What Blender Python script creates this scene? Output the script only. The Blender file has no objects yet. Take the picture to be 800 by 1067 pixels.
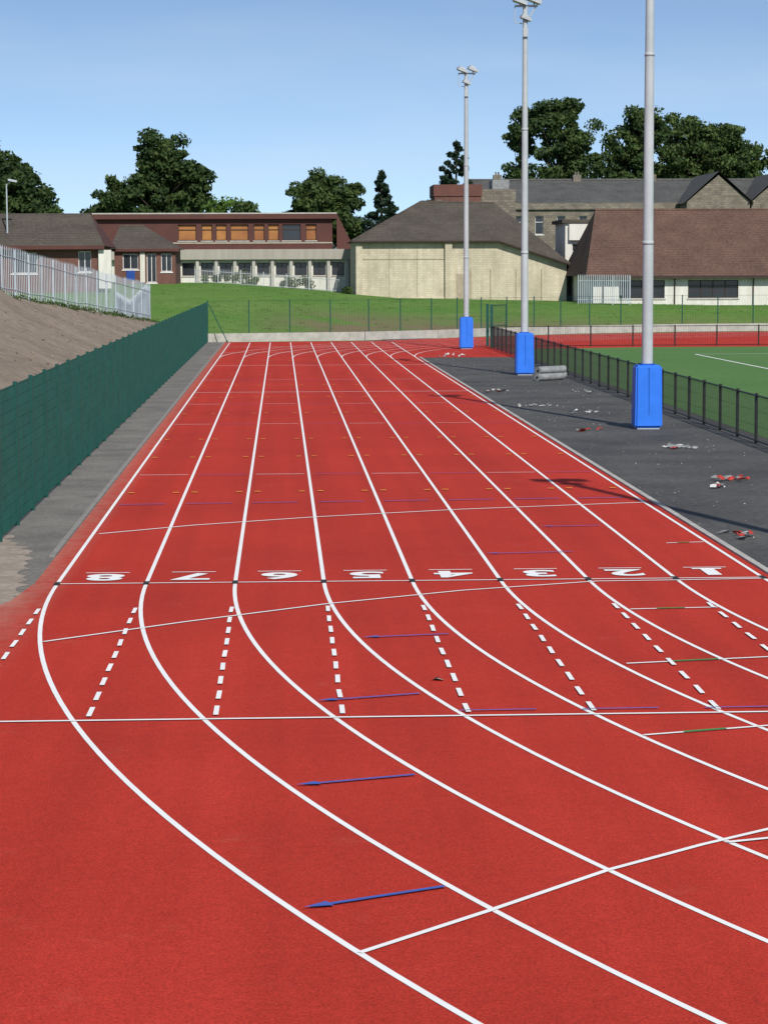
import bpy, math, random
import numpy as np
from mathutils import Vector, Matrix
random.seed(7); rng=np.random.default_rng(11)
sc=bpy.context.scene
sc.view_settings.view_transform='Standard'; sc.view_settings.look='None'; sc.view_settings.exposure=0

# ---------------- materials ----------------
def nt(name):
    m=bpy.data.materials.new(name); m.use_nodes=True
    n=m.node_tree; b=n.nodes['Principled BSDF']
    tc=n.nodes.new('ShaderNodeTexCoord')
    return m,n,b,tc
def noise(n,tc,scale,detail=5,rough=.6,vec=None):
    t=n.nodes.new('ShaderNodeTexNoise'); t.inputs['Scale'].default_value=scale
    t.inputs['Detail'].default_value=detail; t.inputs['Roughness'].default_value=rough
    n.links.new(vec if vec else tc.outputs['Object'],t.inputs['Vector']); return t
def ramp(n,src,p0,p1,c0=(0,0,0),c1=(1,1,1)):
    r=n.nodes.new('ShaderNodeValToRGB'); e=r.color_ramp.elements
    e[0].position=p0; e[1].position=p1; e[0].color=(*c0,1); e[1].color=(*c1,1)
    n.links.new(src,r.inputs[0]); return r.outputs[0]
def mix(n,f,a,b,mode='MIX'):
    x=n.nodes.new('ShaderNodeMix'); x.data_type='RGBA'; x.blend_type=mode
    for s,v in ((x.inputs[0],f),(x.inputs[6],a),(x.inputs[7],b)):
        if isinstance(v,(int,float)): s.default_value=v
        elif isinstance(v,tuple): s.default_value=(*v,1)
        else: n.links.new(v,s)
    return x.outputs[2]
def mrange(n,src,a,b_):
    r=n.nodes.new('ShaderNodeMapRange'); r.inputs[1].default_value=a; r.inputs[2].default_value=b_
    n.links.new(src,r.inputs[0]); return r.outputs[0]
def mul(n,a,b_):
    m=n.nodes.new('ShaderNodeMath'); m.operation='MULTIPLY'; n.links.new(a,m.inputs[0])
    if isinstance(b_,(int,float)): m.inputs[1].default_value=b_
    else: n.links.new(b_,m.inputs[1])
    return m.outputs[0]
def M(name,c1,c2=None,scale=3.0,rough=.85,bump=0,bscale=None,metal=0,fine=None,lo=.35,hi=.65,spec=.3,fs=.6):
    m,n,b,tc=nt(name)
    if c2 is None: c2=tuple(v*.8 for v in c1)
    col=mix(n,ramp(n,noise(n,tc,scale).outputs[0],lo,hi),c1,c2)
    if fine:
        f=noise(n,tc,fine,3)
        col=mix(n,fs,col,ramp(n,f.outputs[0],.3,.7,(.55,.55,.55),(1.25,1.25,1.25)),'MULTIPLY')
    n.links.new(col,b.inputs['Base Color'])
    b.inputs['Roughness'].default_value=rough; b.inputs['Metallic'].default_value=metal
    b.inputs['Specular IOR Level'].default_value=spec
    if bump:
        bp=n.nodes.new('ShaderNodeBump'); bp.inputs['Strength'].default_value=bump; bp.inputs['Distance'].default_value=.02
        n.links.new(noise(n,tc,bscale or scale*6,4).outputs[0],bp.inputs['Height']); n.links.new(bp.outputs[0],b.inputs['Normal'])
    return m

def track_mat():
    m,n,b,tc=nt('red_polyurethane')
    big=noise(n,tc,.22,6,.65)
    col=mix(n,ramp(n,big.outputs[0],.35,.7),(.445,.037,.022),(.375,.030,.019))
    g=noise(n,tc,55,3,.8)
    col=mix(n,.85,col,ramp(n,g.outputs[0],.3,.7,(.5,.5,.5),(1.45,1.45,1.45)),'MULTIPLY')
    g2=noise(n,tc,9,3,.8)
    col=mix(n,.4,col,ramp(n,g2.outputs[0],.3,.7,(.78,.78,.78),(1.2,1.2,1.2)),'MULTIPLY')
    mp=n.nodes.new('ShaderNodeMapping'); mp.inputs['Scale'].default_value=(1.6,.03,1)
    n.links.new(tc.outputs['Object'],mp.inputs[0])
    st=noise(n,tc,1,3,.5,mp.outputs[0])
    col=mix(n,.5,col,ramp(n,st.outputs[0],.35,.65,(.84,.84,.84),(1.12,1.12,1.12)),'MULTIPLY')
    sep=n.nodes.new('ShaderNodeSeparateXYZ'); n.links.new(tc.outputs['Object'],sep.inputs[0])
    mm=mul(n,mrange(n,sep.outputs[0],-2.9,-4.0),mrange(n,sep.outputs[1],23,31))
    dn=noise(n,tc,3,6,.7)
    m2=mul(n,mm,ramp(n,dn.outputs[0],.28,.58))
    col=mix(n,m2,col,(.42,.25,.19))
    pt=noise(n,tc,.9,7,.75)
    col=mix(n,ramp(n,pt.outputs[0],.60,.8,(0,0,0),(.2,.2,.2)),col,(.50,.2,.15))
    pt2=noise(n,tc,2.3,7,.8)
    col=mix(n,ramp(n,pt2.outputs[0],.64,.74,(0,0,0),(.35,.35,.35)),col,(.28,.022,.016))
    n.links.new(col,b.inputs['Base Color'])
    b.inputs['Roughness'].default_value=.9; b.inputs['Specular IOR Level'].default_value=.12
    bp=n.nodes.new('ShaderNodeBump'); bp.inputs['Strength'].default_value=.5; bp.inputs['Distance'].default_value=.004
    n.links.new(noise(n,tc,120,2).outputs[0],bp.inputs['Height']); n.links.new(bp.outputs[0],b.inputs['Normal'])
    return m
def paint_mat(name,c,wear):
    m,n,b,tc=nt(name)
    w=noise(n,tc,14,6,.8)
    col=mix(n,ramp(n,w.outputs[0],.58,.85,(0,0,0),(wear,wear,wear)),c,(.42,.06,.04))
    col=mix(n,.4,col,ramp(n,noise(n,tc,1.2,4).outputs[0],.3,.7,(.85,.85,.85),(1.05,1.05,1.05)),'MULTIPLY')
    n.links.new(col,b.inputs['Base Color']); b.inputs['Roughness'].default_value=.7; b.inputs['Specular IOR Level'].default_value=.2
    return m
def weather(n,tc,col,amt=.8):
    # rain streaks running down the wall plus broad patchiness
    mp=n.nodes.new('ShaderNodeMapping'); mp.inputs['Scale'].default_value=(2.2,2.2,.25)
    n.links.new(tc.outputs['Object'],mp.inputs[0])
    s=noise(n,tc,1,5,.7,mp.outputs[0])
    col=mix(n,amt*.7,col,ramp(n,s.outputs[0],.35,.65,(.68,.66,.62),(1.05,1.05,1.05)),'MULTIPLY')
    return mix(n,amt,col,ramp(n,noise(n,tc,.5,6).outputs[0],.3,.7,(.72,.72,.70),(1.1,1.1,1.1)),'MULTIPLY')
def wall_mat(name,c1,c2):
    m,n,b,tc=nt(name)
    col=mix(n,ramp(n,noise(n,tc,.5).outputs[0],.35,.65),c1,c2)
    n.links.new(weather(n,tc,col,.7),b.inputs['Base Color']); b.inputs['Roughness'].default_value=.9
    return m
def brick_mat(name,c1,c2,mortar,scale,bw=.5,bh=.25):
    m,n,b,tc=nt(name)
    mp=n.nodes.new('ShaderNodeMapping'); mp.inputs['Rotation'].default_value=(math.pi/2,0,0)
    n.links.new(tc.outputs['Object'],mp.inputs[0])
    t=n.nodes.new('ShaderNodeTexBrick'); t.inputs['Scale'].default_value=scale
    t.inputs['Color1'].default_value=(*c1,1); t.inputs['Color2'].default_value=(*c2,1); t.inputs['Mortar'].default_value=(*mortar,1)
    t.inputs['Mortar Size'].default_value=.015; t.inputs['Brick Width'].default_value=bw; t.inputs['Row Height'].default_value=bh
    n.links.new(mp.outputs[0],t.inputs['Vector'])
    n.links.new(weather(n,tc,t.outputs[0],.75),b.inputs['Base Color']); b.inputs['Roughness'].default_value=.9
    return m
def roof_mat(name,c):
    m,n,b,tc=nt(name)
    w=n.nodes.new('ShaderNodeTexWave'); w.bands_direction='Z'; w.wave_profile='SAW'; w.inputs['Scale'].default_value=1.6; w.inputs['Distortion'].default_value=.3
    n.links.new(tc.outputs['Object'],w.inputs[0])
    col=mix(n,ramp(n,noise(n,tc,.5,7,.7).outputs[0],.3,.7),c,tuple(v*.62 for v in c))
    col=mix(n,.6,col,ramp(n,w.outputs[1],0,.9,(.65,.65,.65),(1.1,1.1,1.1)),'MULTIPLY')
    col=mix(n,.7,col,ramp(n,noise(n,tc,5,4).outputs[0],.3,.7,(.6,.6,.6),(1.35,1.35,1.35)),'MULTIPLY')
    n.links.new(col,b.inputs['Base Color']); b.inputs['Roughness'].default_value=.9; b.inputs['Specular IOR Level'].default_value=.2
    return m
def leaf_mat(name,c1,c2,c3):
    m,n,b,tc=nt(name)
    g=n.nodes.new('ShaderNodeNewGeometry')
    col=mix(n,g.outputs['Random Per Island'],c1,c2)
    col=mix(n,ramp(n,noise(n,tc,.45,3).outputs[0],.42,.64),col,c3)
    n.links.new(col,b.inputs['Base Color']); b.inputs['Roughness'].default_value=.7; b.inputs['Specular IOR Level'].default_value=.25
    tr=n.nodes.new('ShaderNodeBsdfTranslucent'); n.links.new(col,tr.inputs[0])
    ms=n.nodes.new('ShaderNodeMixShader'); ms.inputs[0].default_value=.3
    n.links.new(b.outputs[0],ms.inputs[1]); n.links.new(tr.outputs[0],ms.inputs[2])
    n.links.new(ms.outputs[0],n.nodes['Material Output'].inputs[0])
    return m
def lawn_mat():
    m,n,b,tc=nt('lawn_grass')
    col=mix(n,ramp(n,noise(n,tc,.18,5).outputs[0],.35,.65),(.090,.195,.030),(.125,.215,.045))
    col=mix(n,.7,col,ramp(n,noise(n,tc,1.6,5,.75).outputs[0],.3,.7,(.6,.6,.6),(1.2,1.2,1.2)),'MULTIPLY')
    col=mix(n,.5,col,ramp(n,noise(n,tc,9,4,.75).outputs[0],.3,.7,(.6,.6,.6),(1.25,1.25,1.25)),'MULTIPLY')
    sep=n.nodes.new('ShaderNodeSeparateXYZ'); n.links.new(tc.outputs['Object'],sep.inputs[0])
    band=mul(n,mrange(n,sep.outputs[1],180,166),mrange(n,sep.outputs[0],-3,4))
    col=mix(n,mul(n,band,ramp(n,noise(n,tc,.16,6,.7).outputs[0],.38,.5)),col,(.17,.135,.075))
    n.links.new(col,b.inputs['Base Color']); b.inputs['Roughness'].default_value=.9; b.inputs['Specular IOR Level'].default_value=.15
    bp=n.nodes.new('ShaderNodeBump'); bp.inputs['Strength'].default_value=.8; bp.inputs['Distance'].default_value=.05
    n.links.new(noise(n,tc,4,4).outputs[0],bp.inputs['Height']); n.links.new(bp.outputs[0],b.inputs['Normal'])
    return m

RED=track_mat()
WHITE=paint_mat('white_line_paint',(.80,.80,.78),.45)
BLUEP=paint_mat('blue_line_paint',(.05,.11,.40),.9)
ORANGE=paint_mat('orange_line_paint',(.75,.25,.03),.5)
GREENP=paint_mat('green_line_paint',(.06,.25,.06),.5)
BLACKP=M('black_paint',(.03,.03,.03))
ASPH=M('asphalt',(.110,.105,.098),(.052,.052,.052),.35,.9,.6,40,fine=7,lo=.3,hi=.7,fs=.8)
ASPH2=M('asphalt_dusty',(.21,.195,.17),(.14,.132,.12),.9,.9,.6,40,fine=12)
CONC=M('concrete',(.45,.43,.39),(.33,.32,.29),2,.9,.3,20)
CONCD=M('dusty_concrete',(.27,.255,.23),(.19,.18,.165),2,.9,.3,20)
SAND=M('sand',(.36,.30,.245),(.25,.21,.17),1.6,.95,.6,15,fine=9)
SOIL=M('soil',(.265,.212,.160),(.195,.152,.112),.25,.95,.7,2.5,fine=3,lo=.3,hi=.7)
SOILD=M('dark_soil',(.19,.145,.105),(.14,.105,.08),2)
GRASS=lawn_mat()
TURF=M('turf',(.070,.165,.036),(.088,.185,.045),.15,.9,.5,30,fine=5)
DKGREEN=M('green_powder_coat',(.008,.075,.060),(.006,.055,.045),2,.45)
BLACKC=M('black_powder_coat',(.012,.014,.014),(.02,.02,.02),2,.5)
GALV=M('galvanised_steel',(.44,.47,.49),(.37,.40,.42),.5,.55,metal=0,fine=4,fs=.2)
GALVL=M('galvanised_light',(.40,.46,.50),(.33,.38,.42),1,.6)
BLUEPAD=M('blue_vinyl_pad',(.025,.17,.74),(.02,.15,.65),2.5,.5,.15,5)
BLUEDK=M('blue_seam',(.012,.09,.42))
BLUEPAINT=M('blue_door_paint',(.02,.07,.3))
GLASS=M('window_glass',(.02,.022,.028),(.03,.033,.04),.4,.12,spec=.6)
BLIND=M('amber_blind',(.42,.20,.06),(.25,.10,.04),.35,.8)
CBLIND=M('cream_blind',(.4,.36,.28))
WFRAME=M('white_frame',(.7,.7,.68))
DFRAME=M('dark_frame',(.05,.035,.03))
BROWNB=brick_mat('brown_brick',(.17,.070,.054),(.13,.054,.043),(.15,.11,.09),3)
BROWNF=M('brown_fascia',(.10,.040,.034),(.08,.034,.029),.6)
CREAM=brick_mat('cream_block',(.60,.54,.41),(.53,.475,.36),(.40,.37,.28),1.3)
CREAMD=M('cream_joint',(.38,.34,.25))
RENDERW=wall_mat('white_render',(.72,.71,.66),(.64,.63,.58))
STONE=brick_mat('grey_stone',(.24,.21,.165),(.15,.135,.11),(.10,.09,.08),1.0)
ROOFBR=roof_mat('brown_tiles',(.140,.083,.064))
ROOFDK=roof_mat('dark_slate',(.105,.088,.072))
ROOFGR=roof_mat('grey_slate',(.105,.105,.10))
BARK=M('bark',(.09,.07,.05),(.05,.04,.03),3)
LEAFD=leaf_mat('leaves_dark',(.036,.075,.020),(.098,.140,.040),(.022,.048,.015))
LEAFM=leaf_mat('leaves_mid',(.050,.095,.024),(.105,.150,.042),(.030,.058,.018))
LEAFB=leaf_mat('leaves_bright',(.09,.17,.03),(.13,.22,.045),(.06,.12,.02))
LEAFC=leaf_mat('needles',(.012,.034,.018),(.034,.062,.030),(.009,.022,.012))
HILLM=M('hill_woodland_painted_haze',(.15,.20,.22),(.12,.17,.19),.01)  # dark green woodland, with blue-grey distance haze painted into its base colour
REDCL=M('red_fabric',(.40,.04,.03)); WHITECL=M('white_fabric',(.55,.55,.53)); GREYM=M('grey_membrane',(.27,.28,.28),(.17,.18,.18),4,.7)

# ---------------- mesh helpers ----------------
class MB:
    def __init__(s): s.v=[];s.f=[];s.m=[];s.mats=[]
    def mi(s,m):
        if m not in s.mats: s.mats.append(m)
        return s.mats.index(m)
    def poly(s,pts,m):
        i=len(s.v); s.v+= [tuple(p) for p in pts]; s.f.append(tuple(range(i,i+len(pts)))); s.m.append(s.mi(m))
    def box(s,x0,x1,y0,y1,z0,z1,m):
        i=len(s.v); s.v+=[(x0,y0,z0),(x1,y0,z0),(x1,y1,z0),(x0,y1,z0),(x0,y0,z1),(x1,y0,z1),(x1,y1,z1),(x0,y1,z1)]
        for f in ((0,3,2,1),(4,5,6,7),(0,1,5,4),(1,2,6,5),(2,3,7,6),(3,0,4,7)):
            s.f.append(tuple(i+k for k in f)); s.m.append(s.mi(m))
    def cyl(s,p,q,r0,r1,m,n=8,caps=True):
        p=Vector(p);q=Vector(q);d=(q-p).normalized()
        a=d.cross(Vector((0,0,1)) if abs(d.z)<.9 else Vector((1,0,0))).normalized(); b=d.cross(a)
        i=len(s.v)
        for c,r in ((p,r0),(q,r1)):
            for k in range(n):
                t=2*math.pi*k/n; s.v.append(tuple(c+a*math.cos(t)*r+b*math.sin(t)*r))
        mi=s.mi(m)
        for k in range(n):
            k2=(k+1)%n; s.f.append((i+k,i+k2,i+n+k2,i+n+k)); s.m.append(mi)
        if caps:
            s.f.append(tuple(i+k for k in range(n))[::-1]); s.m.append(mi)
            s.f.append(tuple(i+n+k for k in range(n))); s.m.append(mi)
    def obox(s,c,R,hx,hy,hz,m):
        i=len(s.v); c=Vector(c)
        for z in (-hz,hz):
            for x,y in ((-hx,-hy),(hx,-hy),(hx,hy),(-hx,hy)):
                s.v.append(tuple(c+R@Vector((x,y,z))))
        for f in ((0,3,2,1),(4,5,6,7),(0,1,5,4),(1,2,6,5),(2,3,7,6),(3,0,4,7)):
            s.f.append(tuple(i+k for k in f)); s.m.append(s.mi(m))
    def strip(s,pts,w,z,m):
        L=[];R=[]
        for k,p in enumerate(pts):
            a=pts[max(0,k-1)]; b=pts[min(len(pts)-1,k+1)]
            dx,dy=b[0]-a[0],b[1]-a[1]; l=math.hypot(dx,dy); nx,ny=-dy/l*w/2,dx/l*w/2
            L.append((p[0]+nx,p[1]+ny,z)); R.append((p[0]-nx,p[1]-ny,z))
        for k in range(len(pts)-1): s.poly([R[k],R[k+1],L[k+1],L[k]],m)
    def obj(s,name,parent=None,smooth=False):
        me=bpy.data.meshes.new(name); me.from_pydata(s.v,[],s.f)
        for m in s.mats: me.materials.append(m)
        me.polygons.foreach_set('material_index',s.m)
        if smooth: me.polygons.foreach_set('use_smooth',[len(f)==4 for f in s.f])
        me.update(); o=bpy.data.objects.new(name,me); sc.collection.objects.link(o)
        if parent: o.parent=parent
        return o
def empty(name):
    e=bpy.data.objects.new(name,None); sc.collection.objects.link(e); return e
def sstep(a,b,x):
    t=min(1,max(0,(x-a)/(b-a))); return t*t*(3-2*t)
def lerp(a,b,t): return a+(b-a)*min(1,max(0,t))

# ---------------- ground ----------------
def gh(X,Y):
    if X<-5: L=3.3
    elif X<10: L=lerp(3.3,2.0,(X+5)/15)
    else: L=lerp(2.0,1.45,(X-10)/25)
    Y0=lerp(147,170,(X-3)/24); Y1=lerp(200,186,(X-10)/20)
    base=L*sstep(Y0,Y1,Y)
    if Y>300: base+= (Y-300)*.002
    return base
def grid(name,xs,ys,fn,mat):
    b=MB(); nx=len(xs)
    for y in ys:
        for x in xs: b.v.append((x,y,fn(x,y)))
    b.mi(mat)
    for j in range(len(ys)-1):
        for i in range(nx-1):
            a=j*nx+i; b.f.append((a,a+1,a+nx+1,a+nx)); b.m.append(0)
    return b.obj(name,smooth=True)
xs=[-4000,-1500,-600,-250,-120]+list(np.arange(-70,121,2.5))+[160,300,700,1600,4000]
ys=[-400,-150,-60]+list(np.arange(-30,140,10))+list(np.arange(140,231,2.5))+[250,280,300,350,500,900,1800,4500]
grid('ground',xs,ys,lambda x,y:gh(x,y)-.03,GRASS)
xs=np.arange(-2500,2501,60); ys=np.arange(1600,3201,100)
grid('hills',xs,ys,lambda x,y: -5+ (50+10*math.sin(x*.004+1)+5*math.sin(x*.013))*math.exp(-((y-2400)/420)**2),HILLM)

C1=(43.16,32.2); C2=(43.16,116.6); XL=-3.10; XR=6.66
def arc(c,r,a0,a1,n=90):
    return [(c[0]+r*math.cos(math.radians(a0+(a1-a0)*k/n)),c[1]+r*math.sin(math.radians(a0+(a1-a0)*k/n))) for k in range(n+1)]
b=MB()
b.poly([(6.3,-20,-.004),(90,-20,-.004),(90,150,-.004),(6.3,150,-.004)],ASPH)
b.obj('asphalt_pavement')
b=MB(); b.poly([(-4.75,22,-.008),(-3.3,22,-.008),(-3.3,144.3,-.008),(-4.75,144.3,-.008)],ASPH2); b.obj('asphalt_path')
pts=[]
for k in range(60):
    t=k/59; y=27+t*11.5; pts.append((-3.3-1.0*max(0,t-.2)+.14*random.uniform(-1,1)-.35*sstep(.75,1,t),y,-.003))
pts+= [(-4.72,38.5,-.003),(-7.5,36,-.003),(-9,27,-.003)]
b=MB(); b.poly(pts,SAND); b.obj('sand_patch')
b=MB()
z=.004
b.poly([(-3.42,32.2,z),(6.80,32.2,z),(6.80,116.6,z),(-3.42,116.6,z)],RED)
b.poly([(-3.42,116.6,z),(6.80,116.6,z),(6.80,144.4,z),(-3.42,143.9,z)],RED)
inn=arc(C1,36.36,180,360)
ou=[]
for k in range(91):
    a=math.radians(180+180*k/90); dx,dy=math.cos(a),math.sin(a)
    tx=( -9-C1[0])/dx if dx<-1e-6 else (96-C1[0])/dx if dx>1e-6 else 1e9
    ty=(-28-C1[1])/dy if dy<-1e-6 else 1e9
    t=min(tx,ty)
    x,y=C1[0]+dx*t,C1[1]+dy*t
    lim=[(32.2,-3.42),(31.0,-3.46),(30,-3.62),(29.2,-3.9),(28.3,-4.4),(27.6,-5.2),(27,-9)]
    if x<0 and y>26:
        tt=46.4
        while True:
            xx,yy=C1[0]+dx*tt,C1[1]+dy*tt
            bx=-3.42
            for (ya,xa),(yb,xb) in zip(lim[:-1],lim[1:]):
                if yb<=yy<=ya: bx=xa+(xb-xa)*(ya-yy)/(ya-yb)
            if yy<27: bx=-9
            if xx<=bx or tt>t: break
            tt+=.05
        x,y=xx,yy
    ou.append((x,y))
for k in range(90):
    b.poly([(*inn[k],z),(*ou[k],z),(*ou[k+1],z),(*inn[k+1],z)],RED)
o2=arc(C2,46.8,180,0); i2=arc(C2,20,180,0)
for k in range(90):
    if o2[k][0]<6.8 and i2[k][0]<6.8: continue
    b.poly([(*i2[k],.0),(*i2[k+1],.0),(*o2[k+1],.0),(*o2[k],.0)],RED)
b.obj('running_track')
b=MB(); Z=.009
for i in range(9):
    r=36.5+1.22*i; x=XR-1.22*i
    b.strip([(x,32.2),(x,60),(x,90),(x,116.6)],.055,Z,WHITE)
    b.strip(arc(C1,r,180,300,150),.052,Z,WHITE)
    b.strip(arc(C2,r,180,20,120),.05,Z+.002,WHITE)
    b.strip([(x,116.6),(x,142.3)],.05,Z,WHITE)
    for k in range(9):
        y0=29.75-k*.86
        b.strip([(x+random.uniform(-.006,.006),y0+random.uniform(-.02,.02)),(x+random.uniform(-.004,.004),y0-.46)],.05,Z+.012,WHITE)
def cross(pts,w,m,z): b.strip(pts,w,z,m)
cross([(XL-.03,32.2),(XR+.03,32.2)],.05,WHITE,.014)
cross([(-2.78,27.1),(-1.2,28.55),(.57,30.0),(2.4,31.15),(4.3,31.95),(5.5,32.0),(6.66,32.08)],.05,WHITE,.015)
cross([(-3.0,38.4),(-1.5,39.6),(.6,40.8),(3.2,41.9),(6.64,42.9)],.06,WHITE,.014)
cross([(-6.5,22.2),(11,22.3)],.055,WHITE,.016)
cross([(.46,14.4),(1.35,15.32),(2.30,16.35),(3.1,17.05),(4.2,17.9),(5.4,18.5)],.05,WHITE,.015)
cross([(3.3,17.1),(3.9,17.3),(4.8,17.4)],.05,WHITE,.018)
for y in (83.6,107.5,125,134): cross([(XL,y),(XR,y)],.08,WHITE,.014)
for (p,q) in (((4.37,29.25),(5.5,29.35)),((3.72,25.15),(5.4,25.5)),((3.3,21.2),(4.6,21.6)),((6.0,36.4),(6.6,36.5))):
    cross([p,q],.05,WHITE,.015)
    u=[(p[0]+(q[0]-p[0])*t,p[1]+(q[1]-p[1])*t) for t in (.3,.62)]
    cross(u,.055,GREENP,.019)
def arrow(p,q):
    d=Vector((q[0]-p[0],q[1]-p[1])); l=d.length; d/=l; n=Vector((-d.y,d.x)); P=Vector(p)
    a=P+d*.10; cross([tuple(a),q],.045,BLUEP,.021)
    e=P+d*.2
    b.poly([(P.x,P.y,.024),((e-n*.06).x,(e-n*.06).y,.024),((e+n*.06).x,(e+n*.06).y,.024)],BLUEP)
arrow((.09,19.25),(1.10,19.6)); arrow((.12,15.45),(1.10,15.95)); arrow((.325,23.1),(1.37,23.45))
arrow((.91,27.15),(1.94,27.35)); arrow((3.04,35.2),(4.4,35.35)); arrow((4.3,38.9),(5.3,39.0))
for x0 in (1.7,2.9,4.1): cross([(x0,22.5),(x0+.75,22.52)],.035,BLUEP,.021)
for i in range(8):
    x=XL+1.22*i
    cross([(x+.1,43.2+i*.08),(x+.95,43.25+i*.08)],.06,BLUEP,.02)
    for y in (45.5,54.2,60,71,80,88.5,98,113): 
        cross([(x+.12,y+.15*i*.3),(x+.24,y+.15*i*.3)],.16,ORANGE,.02)
        cross([(x+.98,y+.15*i*.3),(x+1.10,y+.15*i*.3)],.16,ORANGE,.02)
    for y in (49.5,66,76,93): cross([(x+.1,y),(x+1.12,y)],.04,BLUEP if i%2 else WHITE,.02)
    cross([(x+.30,33.36),(x+.92,33.36)],.045,WHITE,.014)
for i in range(9):
    x=XL+1.22*i
    cross([(x-.04,32.2),(x+.04,32.2)],.30,BLACKP,.019)
lines=b.obj('track_lane_markings')
for i in range(8):
    cu=bpy.data.curves.new('n','FONT'); cu.body=str(8-i); cu.align_x='CENTER'; cu.size=.94; cu.offset=.03
    t=bpy.data.objects.new('n',cu); sc.collection.objects.link(t)
    bpy.context.view_layer.update()
    me=bpy.data.meshes.new_from_object(t.evaluated_get(bpy.context.evaluated_depsgraph_get()))
    bpy.data.objects.remove(t)
    me.materials.clear(); me.materials.append(WHITE)
    # painted to be read by the runners, who come towards this end
    me.transform(Matrix.Translation((XL+1.22*i+.61,33.16,.015))@Matrix.Rotation(math.pi,4,'Z')@Matrix.Scale(1.12 if i<7 else 1.3,4,(1,0,0)))
    o=bpy.data.objects.new('lane_number_%d'%(8-i),me); sc.collection.objects.link(o); o.parent=lines
b=MB(); b.box(XL+1.22*7+.40,XL+1.22*7+.82,33.17,33.24,.013,.017,WHITE); b.obj('lane_number_1_foot',lines)
b=MB()
pts=[(6.86,116.6),(6.86,90),(6.86,60),(6.86,32.2)]+arc(C1,36.30,180,270,80)[1:]
b.strip(pts,.10,.03,CONC)
for s_ in (-.05,.05):
    pp=[(p[0]+(s_ if k<4 else 0),p[1]) for k,p in enumerate(pts)]
    for k in range(3): b.poly([(pp[k][0],pp[k][1],-.02),(pp[k+1][0],pp[k+1][1],-.02),(pp[k+1][0],pp[k+1][1],.03),(pp[k][0],pp[k][1],.03)],CONC)
b.obj('track_kerb')
b=MB(); b.box(-4.74,-4.62,38,144,-.02,.10,CONCD); b.box(-3.53,-3.44,35.5,143.8,-.02,.010,CONCD); b.obj('path_edging')

b=MB()
tp=[(12.3,40),(12.3,128),(20,130.5),(90,130.5),(90,40)]
b.poly([(x,y,.002) for x,y in tp],TURF)
b.strip([(21,60),(21,119)],.12,.008,WHITE)
b.strip([(21,119),(80,119)],.14,.010,WHITE)
b.obj('turf_pitch')

from mathutils import noise as mn
def bank(x,y):
    crest=3.5 if y<108 else lerp(3.5,1.5,(y-108)/42) if y<150 else lerp(1.5,-.3,(y-150)/12)
    if y<35: crest=lerp(-.3,3.5,(y-12)/23)
    h=.42*(-x-4.95)
    d=h-crest
    hh=min(h,crest)
    if abs(d)<=.6: hh=min(h,crest)-.15*(1-abs(d)/.6)
    hh+=2.0*math.exp(-((x+15.0)/2.6)**2-((y-101)/6)**2)
    v=Vector((x,y,0))
    hh+= (.09*mn.noise(v*.35)+.05*mn.noise(v*1.1)+.02*mn.noise(v*3))*min(1,max(0,h))
    return hh-.04
xs=list(np.arange(-40,-18,1.0))+list(np.arange(-18,-4.7,.25)); ys=np.arange(12,164,.4)
grid('soil_bank',xs,ys,bank,SOIL)
b=MB()
for k in range(900):
    x=-random.uniform(5.3,13); y=random.uniform(42,150); r=random.uniform(.015,.05)
    R=Matrix.Rotation(random.uniform(0,6),3,'Z')@Matrix.Rotation(random.uniform(0,1),3,'X')
    b.obox((x,y,bank(x,y)+r*.3),R,r,r*.8,r*.6,SOIL if random.random()<.6 else SOILD if random.random()<.8 else CONCD)
b.obj('soil_clods')

# ---------------- fences ----------------
def along(pts,step):
    out=[];carry=0
    for (a,c) in zip(pts[:-1],pts[1:]):
        l=math.hypot(c[0]-a[0],c[1]-a[1]); t=carry
        while t<l: out.append((a[0]+(c[0]-a[0])*t/l,a[1]+(c[1]-a[1])*t/l)); t+=step
        carry=t-l
    return out
def mesh_fence(name,pts,h,mat,post,wire,nh,zf=lambda x,y:0,w=.006,pw=.03,toprail=0):
    e=empty(name)
    b=MB()
    for (x,y) in along(pts,post)+[pts[-1]]:
        z=zf(x,y); b.box(x-pw,x+pw,y-pw,y+pw,z-.2,z+h+.04,mat)
    b.obj('posts',e)
    b=MB()
    for (x,y) in along(pts,wire):
        z=zf(x,y); b.box(x-w/2,x+w/2,y-w/2,y+w/2,z+.05,z+h,mat)
    b.obj('vertical_wires',e)
    b=MB()
    fp=along(pts,2.0)+[pts[-1]]
    for k in range(nh+1):
        hz=.06+(h-.08)*k/nh
        for a,c in zip(fp[:-1],fp[1:]):
            r=w/2 if not(toprail and k in(0,nh)) else toprail
            b.cyl((a[0],a[1],zf(*a)+hz),(c[0],c[1],zf(*c)+hz),r,r,mat,4,False)
    b.obj('rails',e)
    return e
mesh_fence('green_mesh_fence',[(-4.5,30),(-4.5,144.3)],2.4,DKGREEN,2.5,.05,12,w=.007,pw=.035)
mesh_fence('black_mesh_fence',[(11.7,36),(11.7,131),],1.2,BLACKC,2.4,.085,3,w=.006,pw=.035,toprail=.022)
mesh_fence('black_mesh_fence',[(12.6,132),(70,134)],1.15,BLACKC,2.4,.14,2,w=.006,pw=.035,toprail=.018)
WP=[(-4.5,144.8),(5,147.2),(10,151),(14,155.5),(20,160.5),(28,164.5),(43,166.5),(60,164.8),(78,158)]
b=MB()
wp=along(WP,1.0)
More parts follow.
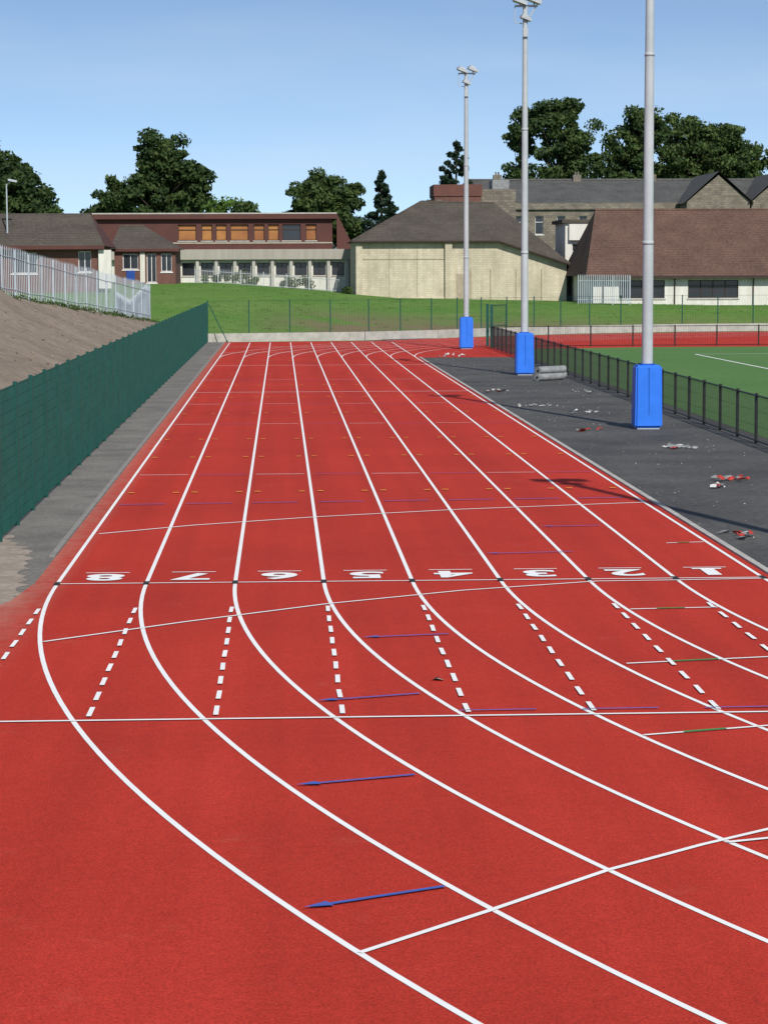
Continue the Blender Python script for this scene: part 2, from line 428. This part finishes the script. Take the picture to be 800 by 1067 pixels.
for a,c in zip(wp[:-1],wp[1:]):
    d=Vector((c[0]-a[0],c[1]-a[1])).normalized(); n=Vector((-d.y,d.x))*.12
    A0=(a[0]-n.x,a[1]-n.y);A1=(a[0]+n.x,a[1]+n.y);B0=(c[0]-n.x,c[1]-n.y);B1=(c[0]+n.x,c[1]+n.y)
    b.poly([(*A0,-.1),(*B0,-.1),(*B0,.5),(*A0,.5)],CONC); b.poly([(*A0,.5),(*B0,.5),(*B1,.5),(*A1,.5)],CONC); b.poly([(*B1,-.1),(*A1,-.1),(*A1,.5),(*B1,.5)],CONC)
b.obj('low_concrete_wall')
mesh_fence('green_mesh_fence',[(p[0],p[1]+.3) for p in WP],2.5,DKGREEN,2.6,.2,2,w=.004,pw=.035,toprail=.008)
b=MB(); b.cyl((-4.4,144.2,2.3),(-3.3,143.6,.1),.03,.03,DKGREEN); b.cyl((-3.3,143.6,.1),(-3.3,143.6,.0),.06,.06,DKGREEN); b.obj('fence_brace')
b=MB()
for y in (131,133.6): b.box(11.62,11.78,y-.05,y+.05,0,2.4,DKGREEN)
for hz in (.1,1.2,2.35): b.cyl((11.7,131,hz),(12.7,133.0,hz),.025,.025,DKGREEN)
b.cyl((12.7,133,.1),(12.7,133,2.35),.025,.025,DKGREEN)
for k in range(12): 
    t=k/12; b.cyl((11.7+t,131+2*t,.1),(11.7+t,131+2*t,2.35),.006,.006,DKGREEN,4)
b.obj('metal_gate')
def palisade(name,pts,h,zf,step=.16,pw=.035,mat=GALVL):
    e=empty(name); b=MB()
    for (x,y) in along(pts,step):
        z=zf(x,y)+.05
        b.box(x-pw,x+pw,y-.008,y+.008,z,z+h,mat); 
        b.poly([(x-pw,y,z+h),(x+pw,y,z+h),(x,y,z+h+.12)],mat)
    b.obj('pales',e); b=MB()
    fp=along(pts,2.75)+[pts[-1]]
    for a,c in zip(fp[:-1],fp[1:]):
        for hz in (.35,h-.35): b.cyl((a[0],a[1]+.04,zf(*a)+hz),(c[0],c[1]+.04,zf(*c)+hz),.025,.025,mat,4)
    for a in fp: b.box(a[0]-.04,a[0]+.04,a[1]+.07,a[1]+.15,zf(*a)-.3,zf(*a)+h+.05,mat)
    b.obj('rails_and_posts',e)
hz_=lambda x,y:max(bank(x,y),gh(x,y))
palisade('palisade_fence',[(-13.6,80),(-13.2,108),(-8.2,148.5)],2.2,hz_,.36,.016)
palisade('palisade_fence',[(-8.2,148.5),(-11.5,165)],2.0,hz_,.3,.02)
palisade('palisade_fence',[(23.6,187),(27.6,186)],2.2,gh,.17,.03)

# ---------------- floodlight poles ----------------
import bmesh
def pole(x,y):
    e=empty('floodlight_pole')
    b=MB(); b.cyl((x,y,0),(x,y,5),.155,.145,GALV,20,False); b.cyl((x,y,5),(x,y,10),.14,.125,GALV,20,False); b.cyl((x,y,10),(x,y,14.9),.12,.10,GALV,20,False)
    b.cyl((x,y,4.95),(x,y,5.05),.152,.152,GALV,20); b.cyl((x,y,9.95),(x,y,10.04),.134,.134,GALV,20)
    b.obj('shaft',e,True)
    b=MB(); b.box(x-.3,x+.3,y-.3,y+.3,-.05,.03,GALV); b.obj('base_plate',e)
    bm=bmesh.new(); bmesh.ops.create_cube(bm,size=1)
    for v in bm.verts:
        s=.37 if v.co.z<0 else .35
        v.co=Vector((v.co.x*2*s,v.co.y*2*s,.88+v.co.z*1.68))
    bmesh.ops.bevel(bm,geom=bm.edges[:],offset=.05,segments=3,affect='EDGES')
    me=bpy.data.meshes.new('pad'); bm.to_mesh(me); bm.free(); me.materials.append(BLUEPAD)
    me.transform(Matrix.Translation((x,y,0)))
    o=bpy.data.objects.new('protective_pad',me); sc.collection.objects.link(o); o.parent=e
    b=MB()
    b.box(x-.012,x+.012,y-.366,y-.34,.1,1.66,BLUEDK); b.box(x-.18,x+.18,y-.18,y+.18,1.71,1.76,BLUEDK)
    b.obj('seam_and_collar',e)
    b=MB()
    b.box(x-.42,x+.5,y-.04,y+.04,14.9,14.98,GALV)
    b.cyl((x,y,14.2),(x+.42,y,14.9),.03,.03,GALV,6)
    for s,hz,sc_ in ((-.22,15.12,1),(.36,15.16,1),(.02,14.45,.8)):
        R=Matrix.Rotation(math.radians(20),3,'Y')@Matrix.Rotation(math.radians(8),3,'Z')
        c=Vector((x+s,y-.05,hz))
        b.obox(c,R,.27*sc_,.24*sc_,.07*sc_,GALV); b.obox(c+R@Vector((-.06,0,.11*sc_)),R,.15*sc_,.16*sc_,.05*sc_,GALV)
        b.obox(c+R@Vector((0.02,0,-.08*sc_)),R,.24*sc_,.21*sc_,.01,GLASS)
        b.cyl((x+s,y,hz-.2),c,.03,.03,GALV,6)
    b.box(x-.1,x+.1,y-.2,y-.1,13.7,14.05,GALV)
    b.cyl((x-.42,y,14.94),(x-.42,y,14.3),.02,.02,GALV,6); b.cyl((x-.42,y,14.3),(x,y,14.2),.02,.02,GALV,6)
    b.obj('lamp_head',e)
for p in ((9.9,30.2),(9.87,63.3),(9.98,96.6),(10.15,129.3)): pole(*p)

b=MB(); g0=gh(-20.5,188)
b.cyl((-21.5,188,g0-.2),(-21.5,188,11.2),.09,.05,GALVL,10); b.cyl((-21.5,188,11.1),(-21.1,187.6,11.45),.04,.03,GALVL,6)
b.obox((-20.95,187.4,11.45),Matrix.Rotation(.2,3,'Y'),.35,.14,.08,GALVL); b.obj('street_lamp')

# ---------------- debris ----------------
def blob(name,x,y,r,n,mats,h=.06,sz=1.0):
    b=MB()
    for k in range(n):
        px,py=x+random.gauss(0,r),y+random.gauss(0,r*1.6); s=random.uniform(.03,.10)*sz
        R=Matrix.Rotation(random.uniform(0,6.3),3,'Z')@Matrix.Rotation(random.uniform(-.5,.5),3,'X')
        pts=[]; zz=random.uniform(.02,h)
        for q in range(7):
            a=q*math.tau/7; rr=s*random.uniform(.4,1.4); pts.append(Vector((px,py,zz))+R@Vector((rr*math.cos(a)*1.4,rr*math.sin(a),random.uniform(-.02,.02))))
        c=Vector((px,py,zz+h*.5)); m=random.choice(mats)
        for q in range(7): b.poly([c,pts[q],pts[(q+1)%7]],m)
    b.obj(name)
blob('litter_pile',9.5,56.3,.24,16,[WHITECL,GREYM,REDCL]); blob('litter_pile',9.1,47.3,.20,12,[REDCL,REDCL,GREYM],.09)
blob('litter_pile',8.5,46.0,.14,7,[GREYM,WHITECL,REDCL]); blob('litter_pile',7.45,37.2,.14,8,[REDCL,REDCL,GREYM],.07)
blob('litter_pile',8.2,74,.3,12,[CONC,GREYM,SAND]); blob('litter_pile',9.2,70,.3,10,[CONC,WHITECL,GREYM]); blob('litter_pile',8.6,118,.4,14,[WHITECL,GREYM],.12)
blob('litter_pile',8.1,62.5,.2,7,[REDCL,CONCD]); blob('litter_pile',10.6,82,.3,9,[GREYM,WHITECL]); blob('litter_pile',7.6,83,.3,8,[CONC,REDCL])
blob('fallen_leaf',1.62,24.3,.03,2,[CONCD,SAND],.02,.7)
b=MB()
for k,(dx,dz) in enumerate(((0,.14),(.33,.14),(.66,.13),(.2,.38),(.5,.38))):
    b.cyl((9.9+dx*.4,91+dx*2.2,dz),(11.0+dx*.4,92.0+dx*2.2,dz),.14,.14,GREYM,14)
    b.cyl((9.89+dx*.4,90.99+dx*2.2,dz),(9.91+dx*.4,91.01+dx*2.2,dz),.05,.05,BLACKC,10)
b.obj('rolled_matting')
b=MB()
for k in range(420):
    x=random.uniform(7.0,11.6); y=random.uniform(36,125); r=random.uniform(.006,.016)
    b.obox((x,y,.004),Matrix.Rotation(random.uniform(0,3),3,'Z'),r,r*.8,r*.5,random.choice([CONCD,CONC,ASPH2]))
b.obj('gravel')
def leafcloud(name,centers,radii,n,size,mat,parent=None):
    c=np.repeat(np.array(centers),n,axis=0); r=np.repeat(np.array(radii),n,axis=0)
    N=len(c); d=rng.normal(size=(N,3)); d/=np.linalg.norm(d,axis=1)[:,None]
    p=c+d*r*(rng.random((N,1))**.45)
    nrm=d*.6+rng.normal(size=(N,3))*.7; nrm[:,2]+=.3; nrm/=np.linalg.norm(nrm,axis=1)[:,None]
    a=np.cross(nrm,rng.normal(size=(N,3))); a/=np.linalg.norm(a,axis=1)[:,None]; bb=np.cross(nrm,a)
    s=size*(.6+.8*rng.random((N,1)))
    V=np.stack([p-a*s,p-bb*s*.55,p+a*s,p+bb*s*.55],axis=1).reshape(-1,3)
    F=np.arange(4*N).reshape(-1,4)
    me=bpy.data.meshes.new(name); me.from_pydata(V.tolist(),[],F.tolist()); me.materials.append(mat)
    o=bpy.data.objects.new(name,me); sc.collection.objects.link(o)
    if parent: o.parent=parent
    return o
cc=[];rr=[]
for k in range(150):
    y=random.uniform(45,144); x=-4.85-random.random()*.3 
    cc.append((x,y,bank(x,y)+.1)); s=random.uniform(.08,.22); rr.append((s,s,s*.7))
for k in range(260):
    t=random.random(); y=80+68*t; cx=-13.2 if y<108 else lerp(-13.2,-8.2,(y-108)/40.5)
    x=cx+random.gauss(.2,.35); s=random.uniform(.12,.35); cc.append((x,y,hz_(x,y)+.08)); rr.append((s,s,s*.6))
for k in range(60):
    x=-random.uniform(12.5,16); y=random.gauss(100,4); s=random.uniform(.15,.35); cc.append((x,y,bank(x,y)+.08)); rr.append((s,s,s*.6))
leafcloud('weeds',cc,rr,16,.06,LEAFM)
cc=[];rr=[]
for k in range(450):
    x=random.uniform(-9,45); y=random.uniform(150,195)
    Y0=lerp(147,170,(x-3)/24)
    if y<Y0: continue
    cc.append((x,y,gh(x,y)+.01)); rr.append((.8,.6,.04))
leafcloud('grass_tufts',cc,rr,12,.05,LEAFB)

# ---------------- trees ----------------
def tree(name,x,y,g,lobes,trunk_h,tr,mat,leaves=140,size=.25,clump=1.15,dens=1.0):
    e=empty(name); cs=[];rs=[]
    for (lx,ly,lz,r,rz) in lobes:
        nn=int(dens*8*r*r/ (clump*clump))
        for k in range(max(6,nn)):
            d=rng.normal(size=3); d/=np.linalg.norm(d); t=rng.random()**.36*(1.02+.17*rng.normal())
            cs.append((x+lx+d[0]*r*t,y+ly+d[1]*r*t,lz+d[2]*rz*t)); q=clump*random.uniform(.4,1.2); rs.append((q,q,q*.65))
    leafcloud('crown',cs,rs,leaves,size,mat,e)
    b=MB(); top=Vector((x,y,trunk_h)); b.cyl((x,y,g-.3),top,tr,tr*.7,BARK,10)
    zc=max(l[2] for l in lobes); b.cyl(top,(x+.2,y,zc),tr*.7,tr*.15,BARK,8)
    for (lx,ly,lz,r,rz) in lobes:
        b.cyl(top,(x+lx,y+ly,lz),tr*.5,tr*.12,BARK,6)
    for k in random.sample(range(len(cs)),min(28,len(cs))):
        c=Vector(cs[k]); b.cyl(top.lerp(Vector((x,y,zc)),random.uniform(0,.7)),c,tr*.2,.03,BARK,5)
    b.obj('trunk_and_limbs',e,True)
tree('broadleaf_tree',-29,250,3.3,[(0,0,12,4.3,4),(-4,0,11,4,3.5),(3.0,0,10.5,3.2,3.0),(-1,0,15,2.6,2.4),(4.0,1,8.2,2.4,2.2)],6,.45,LEAFD)
tree('broadleaf_tree',-12.3,258,3.3,[(0,0,14.4,3.6,3.3),(-1.2,0,17.0,2.2,2.0),(2.6,0,13.6,2.2,2.6),(-2.4,0,12.4,2.8,2.4),(.6,0,10,3.2,2.4)],6,.45,LEAFD)
tree('broadleaf_tree',-18.8,262,3.3,[(0,0,10.6,2.7,2.3),(-2.0,0,9.0,2.0,1.8),(1.0,0,12.8,1.4,1.6),(2.6,0,8.6,1.9,1.6)],6,.3,LEAFD)
tree('broadleaf_tree',4.9,262,2.4,[(0,0,12,3.1,2.6),(-2.2,0,10,2.3,2.0),(2.2,0,12.4,2.0,2.0),(-.5,0,14.0,1.5,1.2),(2.6,0,9.2,1.9,1.8),(-.5,0,8.6,2.9,2)],5.5,.35,LEAFM)
tree('broadleaf_tree',35.2,298,2,[(0,0,20.4,3.9,3.8),(-2.2,0,22.6,2.0,2.6),(2.4,0,17,3.0,3.0),(1,0,24,2.2,2.0),(-2.0,0,15,3.1,3)],9,.5,LEAFD,clump=1.35)
tree('broadleaf_tree',30.6,302,2,[(0,0,20,1.8,4.6),(.2,0,23.6,1.2,2.0),(-.2,0,14.5,2.2,3)],9,.35,LEAFD)
tree('broadleaf_tree',45.5,300,2,[(0,0,19.2,3.9,4.0),(1,0,22.5,2.6,2.2),(-2,0,15.5,3.3,3)],9,.5,LEAFD,clump=1.3)
tree('broadleaf_tree',54.8,304,2,[(0,0,19,4.8,3.8),(-2.5,0,21.6,3.0,2.4),(4.6,0,17.8,3.5,2.8),(2.5,0,21,3.0,2.2),(-1,0,15,5,3),(-5,0,17,2.6,3)],9,.5,LEAFM,clump=1.4)
def conifer(name,x,y,g,H,R):
    e=empty(name); cs=[];rs=[]
    n=30
    for k in range(n):
        t=k/(n-1); z=g+1.2+(H-1.4)*t; r=R*(1-t)**.8+.1
        m=max(1,int(12*(1-t)+2)); 
        for q in range(m):
            a=random.uniform(0,6.28); f=random.uniform(.4,1.15); cs.append((x+math.cos(a)*r*f*.8,y+math.sin(a)*r*f*.8,z-.3*f)); rs.append((.35+.35*(1-t),.35+.35*(1-t),.3))
    leafcloud('crown',cs,rs,90,.18,LEAFC,e)
    b=MB(); b.cyl((x,y,g-.3),(x,y,g+H),.3,.04,BARK,8); b.obj('trunk',e)
conifer('conifer_tree',10.9,255,2.2,12.9,3.8); conifer('conifer_tree',18.2,245,2,15.8,6.2)
cc=[];rr=[]
for k in range(90):
    x=random.uniform(-13,-4.5); cc.append((x,280+random.uniform(-2,2),random.uniform(6,13.0)-.15*abs(x+9))); rr.append((1.1,1.1,.9))
leafcloud('hedge',cc,rr,90,.24,LEAFB)
cc=[];rr=[]
for k in range(28):
    x=random.uniform(-4.6,-2); cc.append((x,268+random.uniform(-2,2),random.uniform(5,11.6))); rr.append((.9,.9,.9))
leafcloud('shrub',cc,rr,90,.24,LEAFD)
cc=[];rr=[]
for k in range(900):
    x=random.uniform(-110,150); t=abs(math.sin(x*.21)+.5*math.sin(x*.53)); cc.append((x,345+random.uniform(-6,6),random.uniform(2,5.5+2.0*t))); rr.append((1.8,1.8,1.5))
leafcloud('distant_trees',cc,rr,40,.55,LEAFD)
cc=[];rr=[]
for x,y,s in ((-5.5,212,.7),(-4,213,.9),(-2.6,212,.6),(.8,213,.8),(2.2,212,1.0),(5.6,201,.5),(-6.8,211,.5)):
    for k in range(6): cc.append((x+random.gauss(0,s*.5),y+random.gauss(0,.3),gh(x,y)+s*.5+random.gauss(0,s*.2))); rr.append((s*.5,s*.5,s*.5))
leafcloud('garden_shrubs',cc,rr,70,.12,LEAFM)

# ---------------- buildings ----------------
def wall(b,g,f,x0,x1,z0,z1,y,th,ops,wm,gm=GLASS,fm=WFRAME,mull=1,bar=False):
    ops=sorted(ops); cx=x0
    for (a,c,za,zb) in ops:
        if a>cx: b.box(cx,a,y,y+th,z0,z1,wm)
        b.box(a,c,y,y+th,z0,za,wm); b.box(a,c,y,y+th,zb,z1,wm)
        gmm=gm if not isinstance(gm,list) else random.choice(gm)
        g.box(a+.002,c-.002,y+th*.6,y+th*.7,za+.002,zb-.002,gmm)
        t=.06
        f.box(a,c,y+th*.4,y+th*.58,za,za+t,fm); f.box(a,c,y+th*.4,y+th*.58,zb-t,zb,fm)
        n=max(1,mull)
        for k in range(n+1):
            xx=a+(c-a-t)*k/n; f.box(xx,xx+t,y+th*.42,y+th*.57,za+t,zb-t,fm)
        if bar: f.box(a+t,c-t,y+th*.43,y+th*.56,zb-(zb-za)*.35,zb-(zb-za)*.35+t,fm)
        f.box(a-.08,c+.08,y-.07,y-.002,za-.12,za-.02,fm if fm is WFRAME else CONC)
        cx=c
    if cx<x1: b.box(cx,x1,y,y+th,z0,z1,wm)
def sides(b,x0,x1,y0,y1,z0,z1,wm,th=.3):
    b.box(x0,x0+th,y0,y1,z0,z1,wm); b.box(x1-th,x1,y0,y1,z0,z1,wm); b.box(x0+th,x1-th,y1-th,y1,z0,z1,wm)
def finish(name,**parts):
    e=empty(name)
    for k,v in parts.items(): v.obj(k,e)
    return e
def hip(b,x0,x1,y0,y1,ze,zr,ins,m,ov=.4,edge=None,insr=None):
    insr=ins if insr is None else insr
    x0-=ov;x1+=ov;y0-=ov;y1+=ov; yr=(y0+y1)/2
    A,B,C,D=(x0,y0,ze),(x1,y0,ze),(x1,y1,ze),(x0,y1,ze); P,Q=(x0+ins,yr,zr),(x1-insr,yr,zr)
    b.poly([A,B,Q,P],m); b.poly([C,D,P,Q],m); b.poly([D,A,P],m); b.poly([B,C,Q],m); b.poly([A,D,C,B],edge or DFRAME)
    b.box(x0,x1,y0-.04,y0,ze-.22,ze+.02,edge or DFRAME)
    b.cyl(P,Q,.12,.12,m,6)
w,r,g,f=MB(),MB(),MB(),MB()
wall(w,g,f,-34,-14.2,2.5,6.4,186,.3,[(-30,-28,4.4,5.8),(-26,-23,4.4,5.8),(-21,-19,4.2,5.8),(-15.8,-14.8,4.3,5.9)],BROWNB,mull=2)
sides(w,-34,-14.2,186.3,198,2.5,6.4,BROWNB)
r.poly([(-34.5,185.3,6.3),(-13.7,185.3,6.3),(-15.3,192,9.0),(-34.5,192,9.0)],ROOFDK)
r.poly([(-13.7,198.7,6.3),(-34.5,198.7,6.3),(-34.5,192,9.0),(-15.3,192,9.0)],ROOFDK)
r.poly([(-13.7,185.3,6.3),(-13.7,198.7,6.3),(-15.3,192,9.0)],BROWNF)
r.box(-34.5,-13.7,185.2,185.3,6.05,6.35,BROWNF); r.poly([(-34.5,185.3,6.28),(-34.5,198.7,6.28),(-13.7,198.7,6.28),(-13.7,185.3,6.28)],BROWNF)
w.box(-14.2,-13.2,185.6,185.9,3.0,6.0,RENDERW)
finish('brown_school_building',walls=w,roof=r,windows=g,frames=f)
w,r,g,f=MB(),MB(),MB(),MB()
wall(w,g,f,-13.9,-8.8,2.5,6.2,199,.3,[(-13.2,-11.9,4.5,5.8),(-11.2,-10.4,3.4,5.8),(-10.0,-9.1,4.3,5.8)],BROWNB,mull=2)
sides(w,-13.9,-8.8,199.3,209,2.5,6.2,BROWNB)
w.box(-11.75,-11.35,198.9,198.997,3.4,5.9,RENDERW); w.box(-12.9,-12.2,198.92,198.998,3.6,4.4,BLUEPAINT)
hip(r,-13.9,-8.8,199,209,6.2,8.2,.5,ROOFDK,.35,BROWNF,insr=3.2)
finish('brown_school_annexe',walls=w,roof=r,windows=g,frames=f)
w,r,g,f,c=MB(),MB(),MB(),MB(),MB()
ops=[]; x=-9.2
while x<6.0:
    ops.append((x,x+1.15,3.9,5.1)); x+=1.75
wall(w,g,f,-16.5,6.8,1.2,5.4,222,.4,ops,RENDERW,fm=DFRAME,mull=2)
sides(w,-16.5,6.8,222.4,236,1.2,5.4,RENDERW)
r.box(-16.9,7.2,221.3,236.3,5.403,6.35,wall_mat('concrete_fascia',(.40,.38,.33),(.33,.31,.27)))
x=-9.65
while x<6.8: c.box(x,x+.28,221.5,221.9,1.5,5.40,CONC); x+=1.75
ops=[]; x=-9.6; kk=0
while x<3.6: ops.append((x,x+(1.0 if kk%3 else 1.7),7.2,8.7)); x+=(1.35 if kk%3 else 2.2); kk+=1
wall(w,g,f,-17.2,4.9,6.353,9.2,223.5,.4,ops,BROWNF,gm=[BLIND,BLIND,BLIND,GLASS,CBLIND],fm=DFRAME,mull=1,bar=True)
sides(w,-17.2,4.9,223.9,235,6.353,9.2,BROWNF)
w.box(-17.2,4.9,223.44,223.497,6.9,7.02,CBLIND)
r.box(-17.6,5.3,223.0,235.4,9.203,9.75,BROWNF); r.box(-17.62,5.32,222.96,222.998,9.66,9.78,CONC)
r.poly([(5.3,223.1,9.7),(7.0,223.1,6.36),(7.0,235,6.36),(5.3,235,9.7)],BROWNF); r.poly([(5.3,223.1,9.7),(5.3,223.1,6.36),(7.0,223.1,6.36)],BROWNF)
finish('flat_roofed_school_block',walls=w,roof=r,windows=g,frames=f,columns=c)
b=MB()
for x in np.arange(-7.5,6,.14): b.box(x-.012,x+.012,207.98,208.0,gh(x,208),gh(x,208)+1.15,GALV)
for x in np.arange(-7.5,6,2.0): b.box(x-.04,x+.04,207.95,208.03,gh(x,208),gh(x,208)+1.25,GALV)
for hz in (.15,1.1): b.cyl((-7.5,208,gh(-7.5,208)+hz),(6,208,gh(6,208)+hz),.025,.025,GALV,4)
b.obj('metal_railing')
w,r,g,f=MB(),MB(),MB(),MB()
w.box(6.5,18.6,203,221,1.0,6.9,CREAM)
w.poly([(18.6,203,1.0),(24.6,203,1.0),(24.6,203,4.95),(18.6,203,6.9)],CREAM)
w.poly([(24.6,203,1.0),(24.6,221,1.0),(24.6,221,4.95),(24.6,203,4.95)],CREAM)
w.box(14.1,14.7,202.6,202.997,1.0,6.85,CREAM)
w.box(6.45,7.0,202.75,202.997,1.0,6.85,CREAM)
w.box(7.002,14.098,202.86,202.996,1.0,2.0,CREAM)
for x in (9.3,11.7): w.box(x,x+.05,202.96,202.995,2.002,6.3,CREAMD)
w.box(7.002,14.098,202.96,202.994,5.25,5.31,CREAMD)
for x in (16.3,18.0,20.2,22.4): w.box(x,x+.08,202.93,202.996,1.5,4.4,CREAMD)
g.box(15.1,16.2,202.94,202.996,1.6,4.0,M('beige_door',(.38,.33,.24)))
A=(6.1,202.5,6.85);B=(18.7,202.5,6.85);P=(12.6,212,10.45);Q=(19.2,212,10.3);E=(25.1,202.5,4.75);F=(25.1,221.5,4.75);G=(6.1,221.5,6.85);H=(18.7,221.5,6.85)
r.poly([A,B,Q,P],ROOFDK); r.poly([B,E,Q],ROOFDK); r.poly([E,F,Q],ROOFDK); r.poly([G,A,P],ROOFDK); r.poly([H,G,P,Q],ROOFDK); r.poly([F,H,Q],ROOFDK)
for a,bb in ((A,B),(B,E)): r.cyl((a[0],a[1]-.03,a[2]-.08),(bb[0],bb[1]-.03,bb[2]-.08),.11,.11,DFRAME,6)
r.cyl(A,P,.1,.1,ROOFDK,6); r.cyl(P,Q,.12,.12,ROOFDK,6)
finish('cream_hall',walls=w,roof=r,door=g)
w,r,g=MB(),MB(),MB()
w.box(14.6,19.0,224,230,1,11.3,BROWNB); r.box(14.5,19.1,223.9,230.1,11.303,12.4,M('dark_cladding',(.14,.06,.045),(.11,.05,.04),1)); 
r.box(19.1,22.4,225,230,9,12.0,STONE); r.box(20.2,21.8,225.5,229,12.003,12.9,GREYM)
w.box(14.8,15.3,223.95,223.998,9,11,STONE)
finish('brick_tower',walls=w,cladding=r)
w,r,g,f=MB(),MB(),MB(),MB()
ops=[];x=23
while x<58: ops.append((x,x+.9,8.2,10.2)); x+=2.4
wall(w,g,f,21.5,62,1,11.3,258,.5,ops,STONE,mull=1,bar=True)
sides(w,21.5,62,258.5,276,1,11.3,STONE)
w.box(21.3,62.2,257.7,257.997,10.9,11.6,STONE)
r.poly([(21.3,258,11.6),(62,258,11.6),(62,267,14.4),(21.3,267,14.4)],ROOFGR); r.poly([(62,276,11.6),(21.3,276,11.6),(21.3,267,14.4),(62,267,14.4)],ROOFGR); r.poly([(21.3,276,11.6),(21.3,258,11.6),(21.3,267,14.4)],STONE)
r.cyl((21.3,267,14.4),(62,267,14.4),.2,.2,ROOFGR,6)
for x in (24,33,41.5):
    r.box(x,x+.9,266.4,267.4,14.1,15.0,STONE)
    for q in (.2,.5): r.cyl((x+q+.1,266.9,15.0),(x+q+.1,266.9,15.35),.12,.10,STONE,6)
for gx in (47.0,54.0):
    w.box(gx-3.4,gx+3.4,253,257.6,1,11.6,STONE)
    w.poly([(gx-3.4,253,11.6),(gx+3.4,253,11.6),(gx,253,14.4)],STONE)
    r.poly([(gx-3.8,252.6,11.4),(gx,252.6,14.8),(gx,268,14.8),(gx-3.8,268,11.4)],ROOFGR)
    r.poly([(gx,252.6,14.8),(gx+3.8,252.6,11.4),(gx+3.8,268,11.4),(gx,268,14.8)],ROOFGR)
    g.box(gx-.7,gx+.7,252.93,252.998,8.5,10.6,GLASS); f.box(gx-.05,gx+.05,252.9,252.928,8.5,10.6,WFRAME)
finish('stone_school_building',walls=w,roof=r,windows=g,frames=f)
w,r,g,f=MB(),MB(),MB(),MB()
wall(w,g,f,24.9,31,1,8.4,206.5,.3,[(25.5,26.9,4.6,6.6),(27.6,29.0,4.6,6.6)],RENDERW,mull=2,bar=True)
sides(w,24.9,31,206.8,214,1,8.4,RENDERW)
r.box(24.6,31.3,206.2,214.3,8.403,8.7,ROOFDK)
w.box(25.2,27.6,206.1,206.497,6.9,8.3,RENDERW)
finish('white_wing',walls=w,roof=r,windows=g,frames=f)
w,r,g,f=MB(),MB(),MB(),MB()
ops=[(27.3,31.0,2.0,3.45),(32.9,37.0,2.0,3.45),(39.5,43.5,2.0,3.45),(46,50,2.0,3.45)]
wall(w,g,f,25.2,56,.6,3.8,190,.3,ops,RENDERW,fm=DFRAME,mull=4,bar=True)
sides(w,25.2,56,190.3,206,.6,3.8,RENDERW)
hip(r,25.2,56,190,206,3.8,9.3,1.9,ROOFBR,.7,DFRAME)
for x in (26.0,31.8,38.2,44.6): f.cyl((x,189.9,.9),(x,189.9,3.7),.05,.05,DFRAME,6)
finish('white_school_block',walls=w,roof=r,windows=g,frames=f)

# ---------------- sky / sun / camera ----------------
el=math.radians(40); az=math.atan2(.24,-.97)
W=bpy.data.worlds.new('World'); sc.world=W; W.use_nodes=True; n=W.node_tree; bg=n.nodes['Background']
sk=n.nodes.new('ShaderNodeTexSky'); sk.sky_type='NISHITA'; sk.sun_disc=False; sk.sun_elevation=el; sk.sun_rotation=az
sk.air_density=1.0; sk.dust_density=.3; sk.ozone_density=2.0
tc=n.nodes.new('ShaderNodeTexCoord')
m1=n.nodes.new('ShaderNodeMapping'); m1.inputs['Location'].default_value=(0,0,.085); m1.inputs['Scale'].default_value=(1,1,1.9)
n.links.new(tc.outputs['Generated'],m1.inputs[0]); n.links.new(m1.outputs[0],sk.inputs[0])
mp=n.nodes.new('ShaderNodeMapping'); mp.inputs['Scale'].default_value=(2.5,2.5,16)
n.links.new(tc.outputs['Generated'],mp.inputs[0]); mp.inputs['Rotation'].default_value=(.08,.1,0)
ns=n.nodes.new('ShaderNodeTexNoise'); ns.inputs['Scale'].default_value=1.6; ns.inputs['Detail'].default_value=7; n.links.new(mp.outputs[0],ns.inputs[0])
rp=ramp(n,ns.outputs[0],.40,.78,(0,0,0),(.4,.4,.4))
col=mix(n,rp,sk.outputs[0],(4.6,5.4,6.2))
n.links.new(col,bg.inputs[0]); bg.inputs[1].default_value=.14
S=bpy.data.lights.new('sun','SUN'); S.energy=4.7; S.angle=math.radians(.5); S.color=(1,.95,.87)
so=bpy.data.objects.new('sun',S); sc.collection.objects.link(so)
d=Vector((-.24*math.cos(el),.97*math.cos(el),-math.sin(el))); so.rotation_euler=d.to_track_quat('-Z','Y').to_euler()
cam=bpy.data.cameras.new('camera'); co=bpy.data.objects.new('camera',cam); sc.collection.objects.link(co)
cam.sensor_fit='VERTICAL'; cam.sensor_height=24; cam.lens=24*2450/1067; cam.clip_end=9000; cam.clip_start=.1
co.matrix_world=Matrix.Translation((0,0,4.27))@Matrix.Rotation(math.radians(-2.477),4,'Z')@Matrix.Rotation(math.radians(90-5.85),4,'X')@Matrix.Rotation(math.radians(-.22),4,'Z')
sc.camera=co
